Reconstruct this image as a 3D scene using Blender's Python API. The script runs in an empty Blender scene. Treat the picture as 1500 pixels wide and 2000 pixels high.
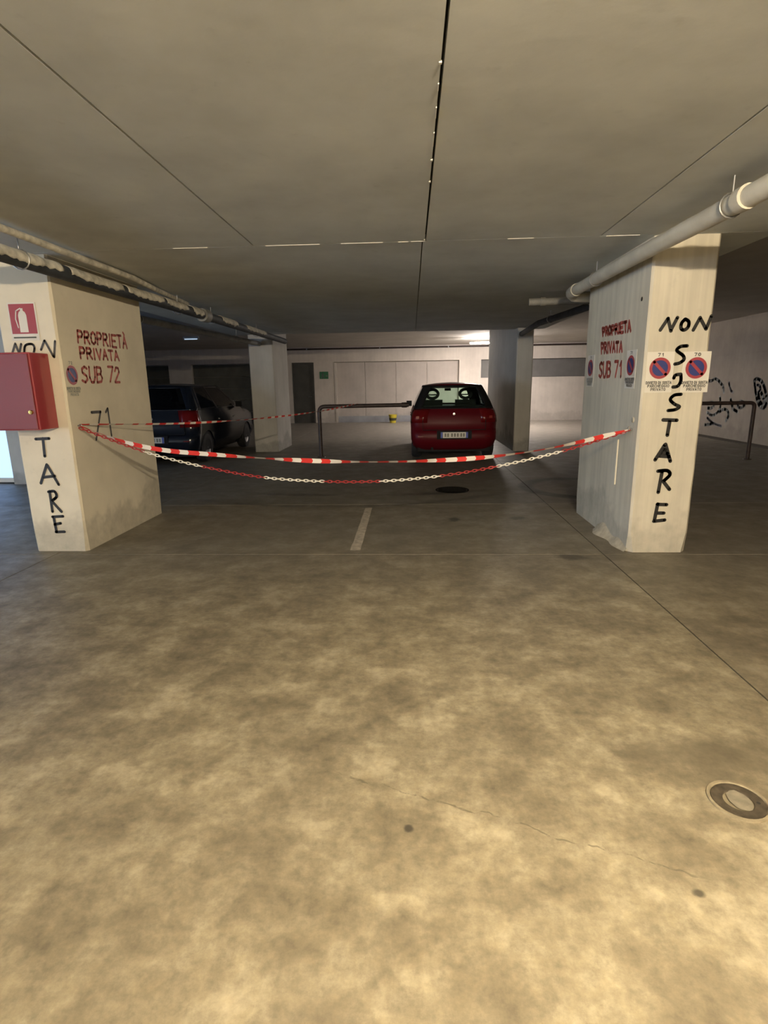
import bpy, bmesh, math, random
from mathutils import Vector, Matrix, noise
random.seed(7)
S = bpy.context.scene
COL = S.collection

# ------------------------------------------------------------------ camera
CAM_H, FPX = 1.47, 1068.4
PITCH, YAW, ROLL = [math.radians(a) for a in (13.194, -3.004, -0.912)]
_F = Vector((math.sin(YAW)*math.cos(PITCH), math.cos(YAW)*math.cos(PITCH), -math.sin(PITCH)))
_R = Vector((math.cos(YAW), -math.sin(YAW), 0))
_U = _R.cross(_F)
_R, _U = math.cos(ROLL)*_R + math.sin(ROLL)*_U, math.cos(ROLL)*_U - math.sin(ROLL)*_R
cd = bpy.data.cameras.new('camera'); cam = bpy.data.objects.new('camera', cd); COL.objects.link(cam)
cam.matrix_world = Matrix(((_R.x, _U.x, -_F.x, 0), (_R.y, _U.y, -_F.y, 0), (_R.z, _U.z, -_F.z, CAM_H), (0, 0, 0, 1)))
cd.sensor_fit = 'VERTICAL'; cd.sensor_height = 24.0; cd.lens = 24.0*FPX/2000.0
cd.clip_start = 0.05
S.camera = cam

# ------------------------------------------------------------------ world, exposure
w = bpy.data.worlds.new('sky'); S.world = w; w.use_nodes = True
bg = w.node_tree.nodes['Background']; bg.inputs[0].default_value = (0.66, 0.80, 1.0, 1); bg.inputs[1].default_value = 2.4
S.view_settings.view_transform = 'Standard'; S.view_settings.look = 'None'
S.view_settings.gamma = 1; S.view_settings.use_curve_mapping = False
S.view_settings.exposure = 2.35
S.cycles.max_bounces = 5; S.cycles.diffuse_bounces = 3; S.cycles.glossy_bounces = 2
S.cycles.caustics_reflective = False; S.cycles.caustics_refractive = False
LAMP_FILL = 330.0       # long fill tube added out of view behind the viewer
LAMP_NEAR = 1750.0      # short bright tube above the viewer
LAMP_BACK = 185.0       # tube in the far aisle

def P(u, v, ax, val):
    """measured photo point -> world point on the plane axis=val"""
    d = _F + _R*((u-750)/FPX) + _U*((1000-v)/FPX)
    o = Vector((0, 0, CAM_H))
    return o + d*((val-o[ax])/d[ax])

# ------------------------------------------------------------------ materials
M = {}
def nt(name):
    m = bpy.data.materials.new(name); m.use_nodes = True
    M[name] = m
    return m, m.node_tree.nodes, m.node_tree.links, m.node_tree.nodes['Principled BSDF']
def simple(name, col, rough=.6, metal=0, nscale=0, var=.12, bump=0, coat=0, spec=.5):
    m, N, L, b = nt(name)
    b.inputs['Base Color'].default_value = (*col, 1); b.inputs['Roughness'].default_value = rough
    b.inputs['Metallic'].default_value = metal; b.inputs['Specular IOR Level'].default_value = spec
    if coat: b.inputs['Coat Weight'].default_value = coat; b.inputs['Coat Roughness'].default_value = .06
    if nscale:
        g = N.new('ShaderNodeNewGeometry'); t = N.new('ShaderNodeTexNoise')
        t.inputs['Scale'].default_value = nscale; t.inputs['Detail'].default_value = 5
        L.new(g.outputs['Position'], t.inputs['Vector'])
        r = N.new('ShaderNodeValToRGB')
        r.color_ramp.elements[0].position = .3; r.color_ramp.elements[1].position = .7
        r.color_ramp.elements[0].color = (*[c*(1-var) for c in col], 1)
        r.color_ramp.elements[1].color = (*[min(1, c*(1+var)) for c in col], 1)
        L.new(t.outputs['Fac'], r.inputs['Fac']); L.new(r.outputs['Color'], b.inputs['Base Color'])
        if bump:
            bp = N.new('ShaderNodeBump'); bp.inputs['Strength'].default_value = bump; bp.inputs['Distance'].default_value = .01
            L.new(t.outputs['Fac'], bp.inputs['Height']); L.new(bp.outputs['Normal'], b.inputs['Normal'])
    return m
def emit(name, col, s):
    m, N, L, b = nt(name)
    b.inputs['Base Color'].default_value = (*col, 1)
    b.inputs['Emission Color'].default_value = (*col, 1); b.inputs['Emission Strength'].default_value = s
    return m
def noise_node(N, L, vec, scale, detail=6, rough=.6, dist=0.):
    t = N.new('ShaderNodeTexNoise'); t.inputs['Scale'].default_value = scale
    t.inputs['Detail'].default_value = detail; t.inputs['Roughness'].default_value = rough
    t.inputs['Distortion'].default_value = dist
    L.new(vec, t.inputs['Vector']); return t
def ramp(N, L, fac, stops):
    r = N.new('ShaderNodeValToRGB')
    while len(r.color_ramp.elements) < len(stops): r.color_ramp.elements.new(.5)
    for e, (p, c) in zip(r.color_ramp.elements, stops):
        e.position = p; e.color = (*c, 1) if len(c) == 3 else c
    L.new(fac, r.inputs['Fac']); return r
def mixc(N, L, fac, a, b, mode='MIX'):
    x = N.new('ShaderNodeMix'); x.data_type = 'RGBA'; x.blend_type = mode
    if isinstance(fac, (int, float)): x.inputs['Factor'].default_value = fac
    else: L.new(fac, x.inputs['Factor'])
    for s, i in ((a, 6), (b, 7)):
        if isinstance(s, tuple): x.inputs[i].default_value = (*s, 1)
        else: L.new(s, x.inputs[i])
    return x.outputs[2]
def math_n(N, L, op, a, b=None, clamp=False):
    x = N.new('ShaderNodeMath'); x.operation = op; x.use_clamp = clamp
    for s, i in ((a, 0), (b, 1)):
        if s is None: continue
        if isinstance(s, (int, float)): x.inputs[i].default_value = s
        else: L.new(s, x.inputs[i])
    return x.outputs[0]

def floor_material():
    m, N, L, b = nt('floor_concrete')
    g = N.new('ShaderNodeNewGeometry').outputs['Position']
    big = noise_node(N, L, g, .55, 2, .55); med = noise_node(N, L, g, 3.6, 7, .70); fine = noise_node(N, L, g, 19, 5, .72)
    c1 = ramp(N, L, med.outputs['Fac'], [(.32, (.145, .121, .080)), (.45, (.215, .180, .119)), (.53, (.275, .233, .156)), (.60, (.355, .305, .21)), (.75, (.46, .40, .285))])
    c2 = ramp(N, L, fine.outputs['Fac'], [(.28, (.62, .62, .63)), (.5, (.95, .95, .95)), (.72, (1.22, 1.2, 1.15))])
    c = mixc(N, L, .85, c1.outputs[0], c2.outputs[0], 'MULTIPLY')
    c3 = ramp(N, L, big.outputs['Fac'], [(.32, (.78, .78, .8)), (.55, (1, 1, 1)), (.75, (1.1, 1.09, 1.05))])
    c = mixc(N, L, .8, c, c3.outputs[0], 'MULTIPLY')
    # traffic aisle and bays: darker, greyer tone beyond the drive strip in front
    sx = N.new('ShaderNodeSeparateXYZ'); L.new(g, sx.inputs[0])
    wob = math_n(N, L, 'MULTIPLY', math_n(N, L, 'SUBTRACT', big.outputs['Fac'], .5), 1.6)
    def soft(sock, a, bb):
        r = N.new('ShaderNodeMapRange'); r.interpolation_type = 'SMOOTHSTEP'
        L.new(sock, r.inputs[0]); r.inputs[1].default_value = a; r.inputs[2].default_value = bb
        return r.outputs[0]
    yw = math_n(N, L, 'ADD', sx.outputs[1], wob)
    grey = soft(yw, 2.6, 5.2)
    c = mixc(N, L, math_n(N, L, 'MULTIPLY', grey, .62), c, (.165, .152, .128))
    aisle_dark = soft(sx.outputs[1], 6.55, 6.8); off_lamp = math_n(N, L, 'SUBTRACT', 1.0, soft(yw, 12.5, 15.5))
    c = mixc(N, L, math_n(N, L, 'MULTIPLY', math_n(N, L, 'MULTIPLY', aisle_dark, off_lamp), .55), c, (.125, .12, .108))
    c = mixc(N, L, math_n(N, L, 'MULTIPLY', math_n(N, L, 'SUBTRACT', 1.0, off_lamp), .6), c, (.40, .37, .335))  # back lamp's light on the far floor, painted in as a lighter tone
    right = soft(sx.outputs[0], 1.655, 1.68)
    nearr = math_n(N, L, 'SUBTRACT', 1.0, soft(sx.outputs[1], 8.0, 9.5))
    c = mixc(N, L, math_n(N, L, 'MULTIPLY', math_n(N, L, 'MULTIPLY', right, nearr), .3), c, (.12, .10, .075))  # shade right of the joint, painted into the floor colour
    # round oil spots and a curved tyre scrub mark, each with its own place and outline
    def spot(x, y, rx, ry, amt, col=(.045, .04, .03), soft_=.45):
        nonlocal c
        dx = math_n(N, L, 'DIVIDE', math_n(N, L, 'SUBTRACT', sx.outputs[0], x), rx)
        dy = math_n(N, L, 'DIVIDE', math_n(N, L, 'SUBTRACT', sx.outputs[1], y), ry)
        d = math_n(N, L, 'SQRT', math_n(N, L, 'ADD', math_n(N, L, 'MULTIPLY', dx, dx), math_n(N, L, 'MULTIPLY', dy, dy)))
        d = math_n(N, L, 'ADD', d, math_n(N, L, 'MULTIPLY', math_n(N, L, 'SUBTRACT', med.outputs['Fac'], .5), 1.6))
        f = math_n(N, L, 'SUBTRACT', 1.0, soft(d, 1-soft_, 1+soft_))
        c = mixc(N, L, math_n(N, L, 'MULTIPLY', f, amt), c, col)
    for (u, v, rx, ry, a) in ((887, 1015, .05, .09, .85), (1012, 1012, .09, .07, .7), (1115, 1088, .1, .07, .6), (798, 1618, .014, .014, .9), (1365, 1745, .018, .014, .8)):
        p = P(u, v, 2, 0); spot(p.x, p.y, rx, ry, a)
    spot(1.15, 1.98, .42, .12, .62, (.105, .088, .06), .7)
    dx = math_n(N, L, 'SUBTRACT', sx.outputs[0], 2.35); dy = math_n(N, L, 'SUBTRACT', sx.outputs[1], 7.75)
    d = math_n(N, L, 'SQRT', math_n(N, L, 'ADD', math_n(N, L, 'MULTIPLY', dx, dx), math_n(N, L, 'MULTIPLY', dy, dy)))
    rg = math_n(N, L, 'ABSOLUTE', math_n(N, L, 'SUBTRACT', d, .72))
    f = math_n(N, L, 'SUBTRACT', 1.0, soft(rg, .05, .16))
    c = mixc(N, L, math_n(N, L, 'MULTIPLY', f, .9), c, (.03, .028, .025))
    # hairline crack running from the left to the drain
    cr = noise_node(N, L, g, 6, 3, .6)
    ln = math_n(N, L, 'ADD', math_n(N, L, 'SUBTRACT', sx.outputs[1], 1.72), math_n(N, L, 'MULTIPLY', sx.outputs[0], .36))
    ln = math_n(N, L, 'ABSOLUTE', math_n(N, L, 'ADD', ln, math_n(N, L, 'MULTIPLY', math_n(N, L, 'SUBTRACT', cr.outputs['Fac'], .5), .12)))
    f = math_n(N, L, 'SUBTRACT', 1.0, soft(ln, .0015, .006))
    lim = math_n(N, L, 'MULTIPLY', soft(sx.outputs[0], -.35, -.2), math_n(N, L, 'SUBTRACT', 1.0, soft(sx.outputs[0], .8, 1.0)))
    f = math_n(N, L, 'MULTIPLY', f, math_n(N, L, 'MULTIPLY', lim, soft(fine.outputs['Fac'], .42, .55)))
    c = mixc(N, L, math_n(N, L, 'MULTIPLY', f, .7), c, (.09, .075, .05))
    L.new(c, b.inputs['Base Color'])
    rr = ramp(N, L, med.outputs['Fac'], [(.3, (.62,)*3), (.7, (.42,)*3)])
    L.new(rr.outputs[0], b.inputs['Roughness'])
    bp = N.new('ShaderNodeBump'); bp.inputs['Strength'].default_value = .12; bp.inputs['Distance'].default_value = .004
    L.new(fine.outputs['Fac'], bp.inputs['Height']); L.new(bp.outputs['Normal'], b.inputs['Normal'])
    return m
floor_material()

def plaster(name, col, streak=0., dirt=.5, var=.10):
    m, N, L, b = nt(name)
    g = N.new('ShaderNodeNewGeometry').outputs['Position']
    a = noise_node(N, L, g, 1.6, 4, .6); f = noise_node(N, L, g, 9, 4, .65)
    c = ramp(N, L, a.outputs['Fac'], [(.3, tuple(x*(1-var) for x in col)), (.7, tuple(min(1, x*(1+var)) for x in col))]).outputs[0]
    mp = N.new('ShaderNodeMapping'); L.new(g, mp.inputs[0]); mp.inputs['Scale'].default_value = (14, 14, .7)
    s = noise_node(N, L, mp.outputs[0], 1, 3, .6)
    if streak:
        sc = ramp(N, L, s.outputs['Fac'], [(.35, (1-streak,)*3), (.6, (1, 1, 1))])
        c = mixc(N, L, .9, c, sc.outputs[0], 'MULTIPLY')
    sx = N.new('ShaderNodeSeparateXYZ'); L.new(g, sx.inputs[0])
    h = math_n(N, L, 'ADD', sx.outputs[2], math_n(N, L, 'MULTIPLY', math_n(N, L, 'SUBTRACT', a.outputs['Fac'], .5), 1.1))
    r = N.new('ShaderNodeMapRange'); r.interpolation_type = 'SMOOTHSTEP'; L.new(h, r.inputs[0])
    r.inputs[1].default_value = .38; r.inputs[2].default_value = .22
    k = math_n(N, L, 'MULTIPLY', r.outputs[0], math_n(N, L, 'MULTIPLY', f.outputs['Fac'], dirt*1.5), True)
    c = mixc(N, L, k, c, tuple(x*.42 for x in col))
    sm = ramp(N, L, f.outputs['Fac'], [(.62, (0, 0, 0)), (.78, (1, 1, 1))])
    c = mixc(N, L, math_n(N, L, 'MULTIPLY', sm.outputs[0], .22), c, tuple(x*.5 for x in col))
    L.new(c, b.inputs['Base Color']); b.inputs['Roughness'].default_value = .85
    bp = N.new('ShaderNodeBump'); bp.inputs['Strength'].default_value = .2; bp.inputs['Distance'].default_value = .006
    hh = math_n(N, L, 'ADD', f.outputs['Fac'], math_n(N, L, 'MULTIPLY', s.outputs['Fac'], 1.2 if streak else .2))
    L.new(hh, bp.inputs['Height']); L.new(bp.outputs['Normal'], b.inputs['Normal'])
    return m
plaster('pillar_plaster', (.68, .62, .49), 0, .6)
plaster('pillar_concrete', (.58, .535, .43), .16, .5)
plaster('pier_plaster', (.50, .49, .46), .06, .6)
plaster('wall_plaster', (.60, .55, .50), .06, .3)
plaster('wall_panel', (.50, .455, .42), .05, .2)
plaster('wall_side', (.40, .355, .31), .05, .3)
plaster('wall_dim', (.36, .33, .26), .05, .3)
plaster('ceiling_concrete', (.60, .62, .60), 0, 0, .12)
plaster('ceiling_high', (.46, .43, .39), 0, 0, .1)
simple('seam_dark', (.03, .028, .025), .9)
simple('white_filler', (.70, .68, .62), .8)
simple('black_paint', (.012, .011, .010), .55)
simple('grey_marker', (.065, .06, .055), .6, nscale=25, var=.3)
simple('red_paint', (.40, .085, .065), .6, nscale=20, var=.35)
simple('line_paint', (.44, .39, .315), .7, nscale=18, var=.3)
simple('sign_white', (.64, .61, .54), .45)
simple('sign_blue', (.03, .04, .16), .4)
simple('sign_red', (.32, .045, .055), .4)
simple('sign_text', (.10, .10, .10), .5)
simple('faded_text', (.27, .29, .26), .6)
simple('cabinet_red', (.34, .035, .045), .28, coat=.4)
simple('cabinet_front', (.20, .03, .04), .2, coat=1)
simple('brass', (.55, .40, .12), .3, 1)
simple('rust_brown', (.032, .019, .015), .55, nscale=12, var=.4, bump=.2)
simple('pipe_white', (.50, .47, .39), .55, nscale=6, var=.12, bump=.1)
simple('pipe_grey', (.22, .215, .20), .6, nscale=8, var=.25)
simple('pipe_dark', (.028, .032, .038), .7, nscale=7, var=.5, bump=.3)
simple('pipe_wrap', (.55, .52, .44), .8, nscale=14, var=.35, bump=.5)
simple('metal_grey', (.30, .30, .30), .45, .8)
simple('tape_red', (.62, .035, .03), .4)
simple('tape_white', (.74, .70, .64), .4)
simple('chain_red', (.33, .02, .02), .4)
simple('chain_white', (.78, .75, .66), .45)
simple('cast_iron', (.010, .009, .008), .8, 0, spec=.1, nscale=30, var=.4, bump=.3)
simple('drain_iron', (.075, .06, .042), .6, .2, nscale=40, var=.35, bump=.3)
simple('drain_rim', (.24, .20, .13), .7, nscale=30, var=.3, bump=.3)
simple('drain_fill', (.21, .185, .135), .8, nscale=30, var=.2, bump=.3)
simple('garage_door', (.085, .083, .066), .6, nscale=3, var=.2)
simple('door_dark', (.055, .053, .045), .55, nscale=3, var=.2)
simple('vent_grey', (.16, .155, .15), .7, nscale=4, var=.1)
simple('exit_green', (.015, .14, .05), .4)
simple('base_strip_blue', (.30, .31, .34), .7, nscale=3, var=.2)
simple('bucket_yellow', (.62, .50, .04), .5)
simple('bucket_dark', (.06, .06, .03), .6)
simple('mortar', (.40, .36, .28), .9, nscale=15, var=.2, bump=.5)
simple('graffiti_blue', (.34, .365, .38), .7, nscale=8, var=.3)
simple('graffiti_dark', (.25, .255, .295), .7, nscale=8, var=.3)
simple('floor_shade_dark', (.10, .09, .075), .85, nscale=6, var=.25)
simple('car_red', (.085, .003, .007), .38, spec=.18)
simple('car_blue', (.004, .0065, .014), .16, spec=.5)
simple('rubber', (.010, .010, .011), .8)
simple('trim_black', (.008, .008, .009), .6, spec=.15)
simple('seat_fabric', (.020, .022, .024), .9)
simple('lamp_red', (.11, .004, .005), .12, spec=.4)
simple('lamp_orange', (.20, .015, .012), .15)
simple('chrome', (.45, .45, .45), .3, 1)
simple('rim_silver', (.35, .35, .36), .35, .9)
simple('plate_white', (.60, .58, .50), .4)
simple('plate_blue', (.02, .05, .30), .4)
simple('plate_mark', (.16, .155, .12), .5)
simple('lamp_housing', (.5, .5, .48), .5)
def glass(name, tint, refl=.35):
    m, N, L, b = nt(name)
    tr = N.new('ShaderNodeBsdfTransparent'); tr.inputs[0].default_value = (*tint, 1)
    gl = N.new('ShaderNodeBsdfGlossy'); gl.inputs['Roughness'].default_value = .02
    lw = N.new('ShaderNodeLayerWeight')
    fr = math_n(N, L, 'ADD', math_n(N, L, 'MULTIPLY', math_n(N, L, 'POWER', lw.outputs['Facing'], 5.0), .9), .04)
    mx = N.new('ShaderNodeMixShader'); L.new(fr, mx.inputs[0]); L.new(tr.outputs[0], mx.inputs[1]); L.new(gl.outputs[0], mx.inputs[2])
    L.new(mx.outputs[0], N['Material Output'].inputs[0]); return m
glass('car_glass', (.70, .84, .76)); glass('dark_glass', (.12, .14, .15))
emit('tube_fill', (1.0, .83, .58), LAMP_FILL)
emit('tube_near', (1.0, .83, .58), LAMP_NEAR)
emit('tube_back', (1.0, .90, .82), LAMP_BACK)
emit('tube_cool', (.62, .80, 1.0), .14)
emit('glow_pane', (.36, .58, 1.0), .30)

# ------------------------------------------------------------------ mesh helpers
class MB:
    def __init__(s): s.v = []; s.f = []; s.mi = []
    def add(s, vs, fs, mi=0):
        o = len(s.v); s.v += [tuple(p) for p in vs]
        for f in fs: s.f.append(tuple(i+o for i in f)); s.mi.append(mi)
        return s
    def box(s, a, b, mi=0):
        (x0, y0, z0), (x1, y1, z1) = a, b
        v = [(x0,y0,z0),(x1,y0,z0),(x1,y1,z0),(x0,y1,z0),(x0,y0,z1),(x1,y0,z1),(x1,y1,z1),(x0,y1,z1)]
        return s.add(v, [(3,2,1,0),(4,5,6,7),(0,1,5,4),(1,2,6,5),(2,3,7,6),(3,0,4,7)], mi)
    def tube(s, pts, r, n=10, caps=True, mi=0, closed=False):
        pts = [Vector(p) for p in pts]; rings = []
        k = len(pts); up = None
        for i, p in enumerate(pts):
            if closed: t = (pts[(i+1) % k]-pts[i-1]).normalized()
            else: t = (pts[min(i+1, k-1)]-pts[max(i-1, 0)]).normalized()
            if up is None: up = Vector((0,0,1)) if abs(t.z) < .9 else Vector((1,0,0))
            a = t.cross(up).normalized(); bb = a.cross(t).normalized(); up = bb
            rr = r[i] if isinstance(r, (list, tuple)) else r
            rings.append([p + a*rr*math.cos(2*math.pi*j/n) + bb*rr*math.sin(2*math.pi*j/n) for j in range(n)])
        vs = [q for ring in rings for q in ring]; fs = []
        for i in range(k if closed else k-1):
            i2 = (i+1) % k
            for j in range(n):
                fs.append((i*n+j, i*n+(j+1) % n, i2*n+(j+1) % n, i2*n+j))
        if caps and not closed:
            fs.append(tuple(range(n-1, -1, -1))); fs.append(tuple((k-1)*n+j for j in range(n)))
        return s.add(vs, fs, mi)
    def lathe(s, prof, axis=2, n=24, c=(0, 0, 0), mi=0):
        vs = []; fs = []; k = len(prof); c = Vector(c)
        for j in range(n):
            a = 2*math.pi*j/n
            for (r, h) in prof:
                q = [0, 0, 0]; q[axis] = h; q[(axis+1) % 3] = r*math.cos(a); q[(axis+2) % 3] = r*math.sin(a)
                vs.append(c+Vector(q))
        for j in range(n):
            for i in range(k-1):
                fs.append((j*k+i, ((j+1) % n)*k+i, ((j+1) % n)*k+i+1, j*k+i+1))
        return s.add(vs, fs, mi)
    def disc(s, c, u, v, r, n=32, r0=0, mi=0):
        c, u, v = Vector(c), Vector(u), Vector(v); vs = []
        for j in range(n):
            a = 2*math.pi*j/n; d = u*math.cos(a)+v*math.sin(a)
            vs.append(c+d*r)
            if r0: vs.append(c+d*r0)
        if r0: fs = [(2*j, 2*((j+1) % n), 2*((j+1) % n)+1, 2*j+1) for j in range(n)]
        else: fs = [tuple(range(n))]
        return s.add(vs, fs, mi)
    def stroke(s, pts, wd, nrm, off=.002, mi=0):
        nrm = Vector(nrm); pts = [Vector(p)+nrm*off for p in pts]
        for a, b in zip(pts, pts[1:]):
            d = b-a
            if d.length < 1e-6: continue
            sd = nrm.cross(d.normalized())*wd*.5
            s.add([a-sd, b-sd, b+sd, a+sd], [(0, 1, 2, 3)], mi)
        t = Vector((0,0,1)) if abs(nrm.z) < .9 else Vector((1, 0, 0)); u = nrm.cross(t).normalized(); t = u.cross(nrm)
        for p in pts: s.disc(p, u, -t, wd*.5, 10, 0, mi)
        return s
    def build(s, name, mats, parent=None, smooth=0, loc=None):
        me = bpy.data.meshes.new(name); me.from_pydata(s.v, [], s.f)
        for m in (mats if isinstance(mats, (list, tuple)) else [mats]): me.materials.append(M[m])
        me.polygons.foreach_set('material_index', s.mi)
        bm = bmesh.new(); bm.from_mesh(me); bmesh.ops.delete(bm, geom=[v for v in bm.verts if not v.link_faces], context='VERTS'); bmesh.ops.remove_doubles(bm, verts=bm.verts, dist=1e-5)
        if smooth: bmesh.ops.recalc_face_normals(bm, faces=bm.faces)
        bm.to_mesh(me); bm.free()
        if smooth:
            me.polygons.foreach_set('use_smooth', [True]*len(me.polygons)); me.set_sharp_from_angle(angle=math.radians(smooth))
        me.update()
        o = bpy.data.objects.new(name, me); COL.objects.link(o)
        if parent: o.parent = parent
        if loc: o.location = loc
        return o
def tag(o, label=None, cat=None, group=None, kind=None):
    if label: o['label'] = label
    if cat: o['category'] = cat
    if group: o['group'] = group
    if kind: o['kind'] = kind
    return o
def empty(name, loc=(0, 0, 0), rz=0):
    o = bpy.data.objects.new(name, None); COL.objects.link(o); o.location = loc; o.rotation_euler.z = rz
    o.empty_display_size = .1
    return o
def child(name, mb, mats, root, smooth=0):
    """part whose mesh is given in world coordinates, kept under root"""
    L = root.matrix_basis.inverted()
    mb.v = [tuple(L @ Vector(p)) for p in mb.v]
    return mb.build(name, mats, root, smooth)
def boxo(name, a, b, mat, root=None, bevel=0):
    mb = MB().box(a, b)
    o = child(name, mb, mat, root) if root else mb.build(name, mat)
    if bevel:
        bm = bmesh.new(); bm.from_mesh(o.data)
        bmesh.ops.bevel(bm, geom=list(bm.edges), offset=bevel, segments=2, affect='EDGES', profile=.5)
        bm.to_mesh(o.data); bm.free()
    return o
def smoothpath(pts, n=8):
    pts = [Vector(p) for p in pts]; out = []
    for i in range(len(pts)-1):
        p0 = pts[max(i-1, 0)]; p1 = pts[i]; p2 = pts[i+1]; p3 = pts[min(i+2, len(pts)-1)]
        for k in range(n):
            t = k/n
            out.append(.5*((2*p1)+(p2-p0)*t+(2*p0-5*p1+4*p2-p3)*t*t+(3*p1-p0-3*p2+p3)*t**3))
    out.append(pts[-1]); return out
def resample(pts, step):
    out = [pts[0].copy()]; acc = 0
    for a, b in zip(pts, pts[1:]):
        d = (b-a).length
        if d == 0: continue
        t = step-acc
        while t <= d:
            out.append(a+(b-a)*(t/d)); t += step
        acc = (acc+d) % step if False else d-(t-step)
    return out

# ------------------------------------------------------------------ room shell
X0, X1, YB, YF = -12.0, 7.8, -6.0, 21.7
ZL, ZH = 2.55, 2.87
LX0, LX1, LY1 = -3.9, 2.8, 12.3          # the low ceiling over the parking bays

fl = MB().box((X0, YB, -.30), (X1, YF+.4, -.004)).build('floor', 'seam_dark'); tag(fl, 'stained concrete garage floor', kind='structure')
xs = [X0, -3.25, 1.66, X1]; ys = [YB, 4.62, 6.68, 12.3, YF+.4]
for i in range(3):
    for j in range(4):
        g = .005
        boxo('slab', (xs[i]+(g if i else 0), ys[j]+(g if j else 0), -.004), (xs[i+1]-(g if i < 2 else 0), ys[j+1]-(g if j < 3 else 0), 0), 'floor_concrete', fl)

ce = MB().box((X0, YB, ZH), (X1, YF+.4, ZH+.25)).build('ceiling', 'ceiling_high'); tag(ce, 'concrete garage ceiling', kind='structure')
boxo('downstand_backing', (LX0+.03, YB, ZL+.05), (LX1-.03, LY1-.03, ZH), 'seam_dark', ce)
cx = [LX0, -1.245, .112, 1.456, LX1]
for i in range(4):
    g = .006
    boxo('ceiling_panel', (cx[i]+(g if i else 0), YB, ZL), (cx[i+1]-(g if i < 3 else 0), 4.655-.004, ZL+.05), 'ceiling_concrete', ce)
for a, b in ((LX0, .09), (.09, LX1)):
    boxo('ceiling_panel', (a+(.004 if a > 0 else 0), 4.655+.004, ZL), (b-(.004 if a < 0 else 0), LY1, ZL+.05), 'ceiling_concrete', ce)
boxo('ceiling_fascia', (LX1-.03, YB, ZL+.05), (LX1, LY1, ZH), 'ceiling_concrete', ce)
boxo('ceiling_fascia', (LX0, YB, ZL+.05), (LX0+.03, LY1, ZH), 'ceiling_concrete', ce)
boxo('ceiling_fascia', (LX0+.03, LY1-.03, ZL+.05), (LX1-.03, LY1, ZH), 'ceiling_concrete', ce)
# crumbs of white filler left along the joints
mb = MB()
def crumb(x0, y0, x1, y1, wd):
    mb.box((min(x0, x1)-(wd if x0 == x1 else 0), min(y0, y1)-(wd if y0 == y1 else 0), ZL-.004), (max(x0, x1)+(wd if x0 == x1 else 0), max(y0, y1)+(wd if y0 == y1 else 0), ZL+.004))
for (a, b) in ((-.10, -.02), (.0, .11), (-1.15, -.72), (-.55, -.22), (-1.9, -1.62), (.75, .95), (1.5, 1.75)):
    crumb(a, 4.655, b, 4.655, .006)
for y, d in ((2.20, .012), (3.05, .018), (4.6, .03), (2.34, .05), (2.52, .09), (2.75, .14), (3.35, .02)):
    crumb(.1045, y, .1045, y+d, .0022 if d > .04 else .005)
fc = child('filler_crumbs', mb, 'white_filler', ce)

# back wall with the recessed infill bay, door, grey band and dark garage doors
wb = MB()
wb.box((X0, YF, 2.31), (X1, YF+.3, ZH))
for a, b in ((X0, -11.6), (-9.5, -8.6), (-5.9, -4.62), (-3.77, -2.98), (1.82, 2.65)):
    wb.box((a, YF, 0), (b, YF+.3, 2.31))
wb.box((2.65, YF, 0), (X1, YF+.3, 1.63))
wb.box((X0, YF+.3, 0), (X1, YF+.4, ZH))
wback = wb.build('wall_back', 'wall_plaster'); tag(wback, 'pale plastered end wall with bays', kind='structure')
for a, b in ((-2.98, -1.80), (-1.80, -.60), (-.60, .60), (.60, 1.82)):
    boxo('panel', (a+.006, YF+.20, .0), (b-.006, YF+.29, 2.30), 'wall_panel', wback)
boxo('jamb_strip', (-2.975, YF-.02, 0), (-2.90, YF+.19, 2.29), 'wall_plaster', wback)
boxo('base_strip', (-2.89, YF+.17, 0), (1.80, YF+.195, .24), 'base_strip_blue', wback)  # bluish strip along the foot of the infill bay
boxo('recessed_band', (2.66, YF+.18, 1.635), (X1, YF+.28, 2.305), 'vent_grey', wback)
def garage_door(name, xa, xb):
    d = empty(name, ((xa+xb)/2, YF+.15, 0)); tag(d, kind='structure')
    n = 5
    for k in range(n):
        z0, z1 = 2.29*k/n, 2.29*(k+1)/n
        boxo('panel', (xa+.02, YF+.16, z0+.006), (xb-.02, YF+.20, z1-.006), 'garage_door', d)
    boxo('handle', ((xa+xb)/2-.06, YF+.12, .93), ((xa+xb)/2+.06, YF+.16, .96), 'metal_grey', d)
    return d
tag(garage_door('door_1', -11.6, -9.5), 'dark sectional garage door behind the blue car, leftmost')
tag(garage_door('door_2', -8.6, -5.9), 'dark sectional garage door behind the blue car, beside the pillar')
d3 = empty('door_3', (-4.2, YF+.1, 0)); tag(d3, 'dark metal door left of the green exit sign', kind='structure')
boxo('door_leaf', (-4.57, YF+.08, .01), (-3.82, YF+.13, 2.25), 'door_dark', d3)
boxo('door_frame', (-4.615, YF-.01, 0), (-4.57, YF+.14, 2.30), 'door_dark', d3)
boxo('door_frame', (-3.82, YF-.01, 0), (-3.775, YF+.14, 2.30), 'door_dark', d3)
boxo('door_frame', (-4.57, YF-.01, 2.25), (-3.82, YF+.14, 2.30), 'door_dark', d3)
child('door_handle', MB().tube([(-3.9, YF+.08, 1.02), (-3.9, YF+.03, 1.02), (-4.03, YF+.03, 1.02)], .011, 8), 'metal_grey', d3, 40)

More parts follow.
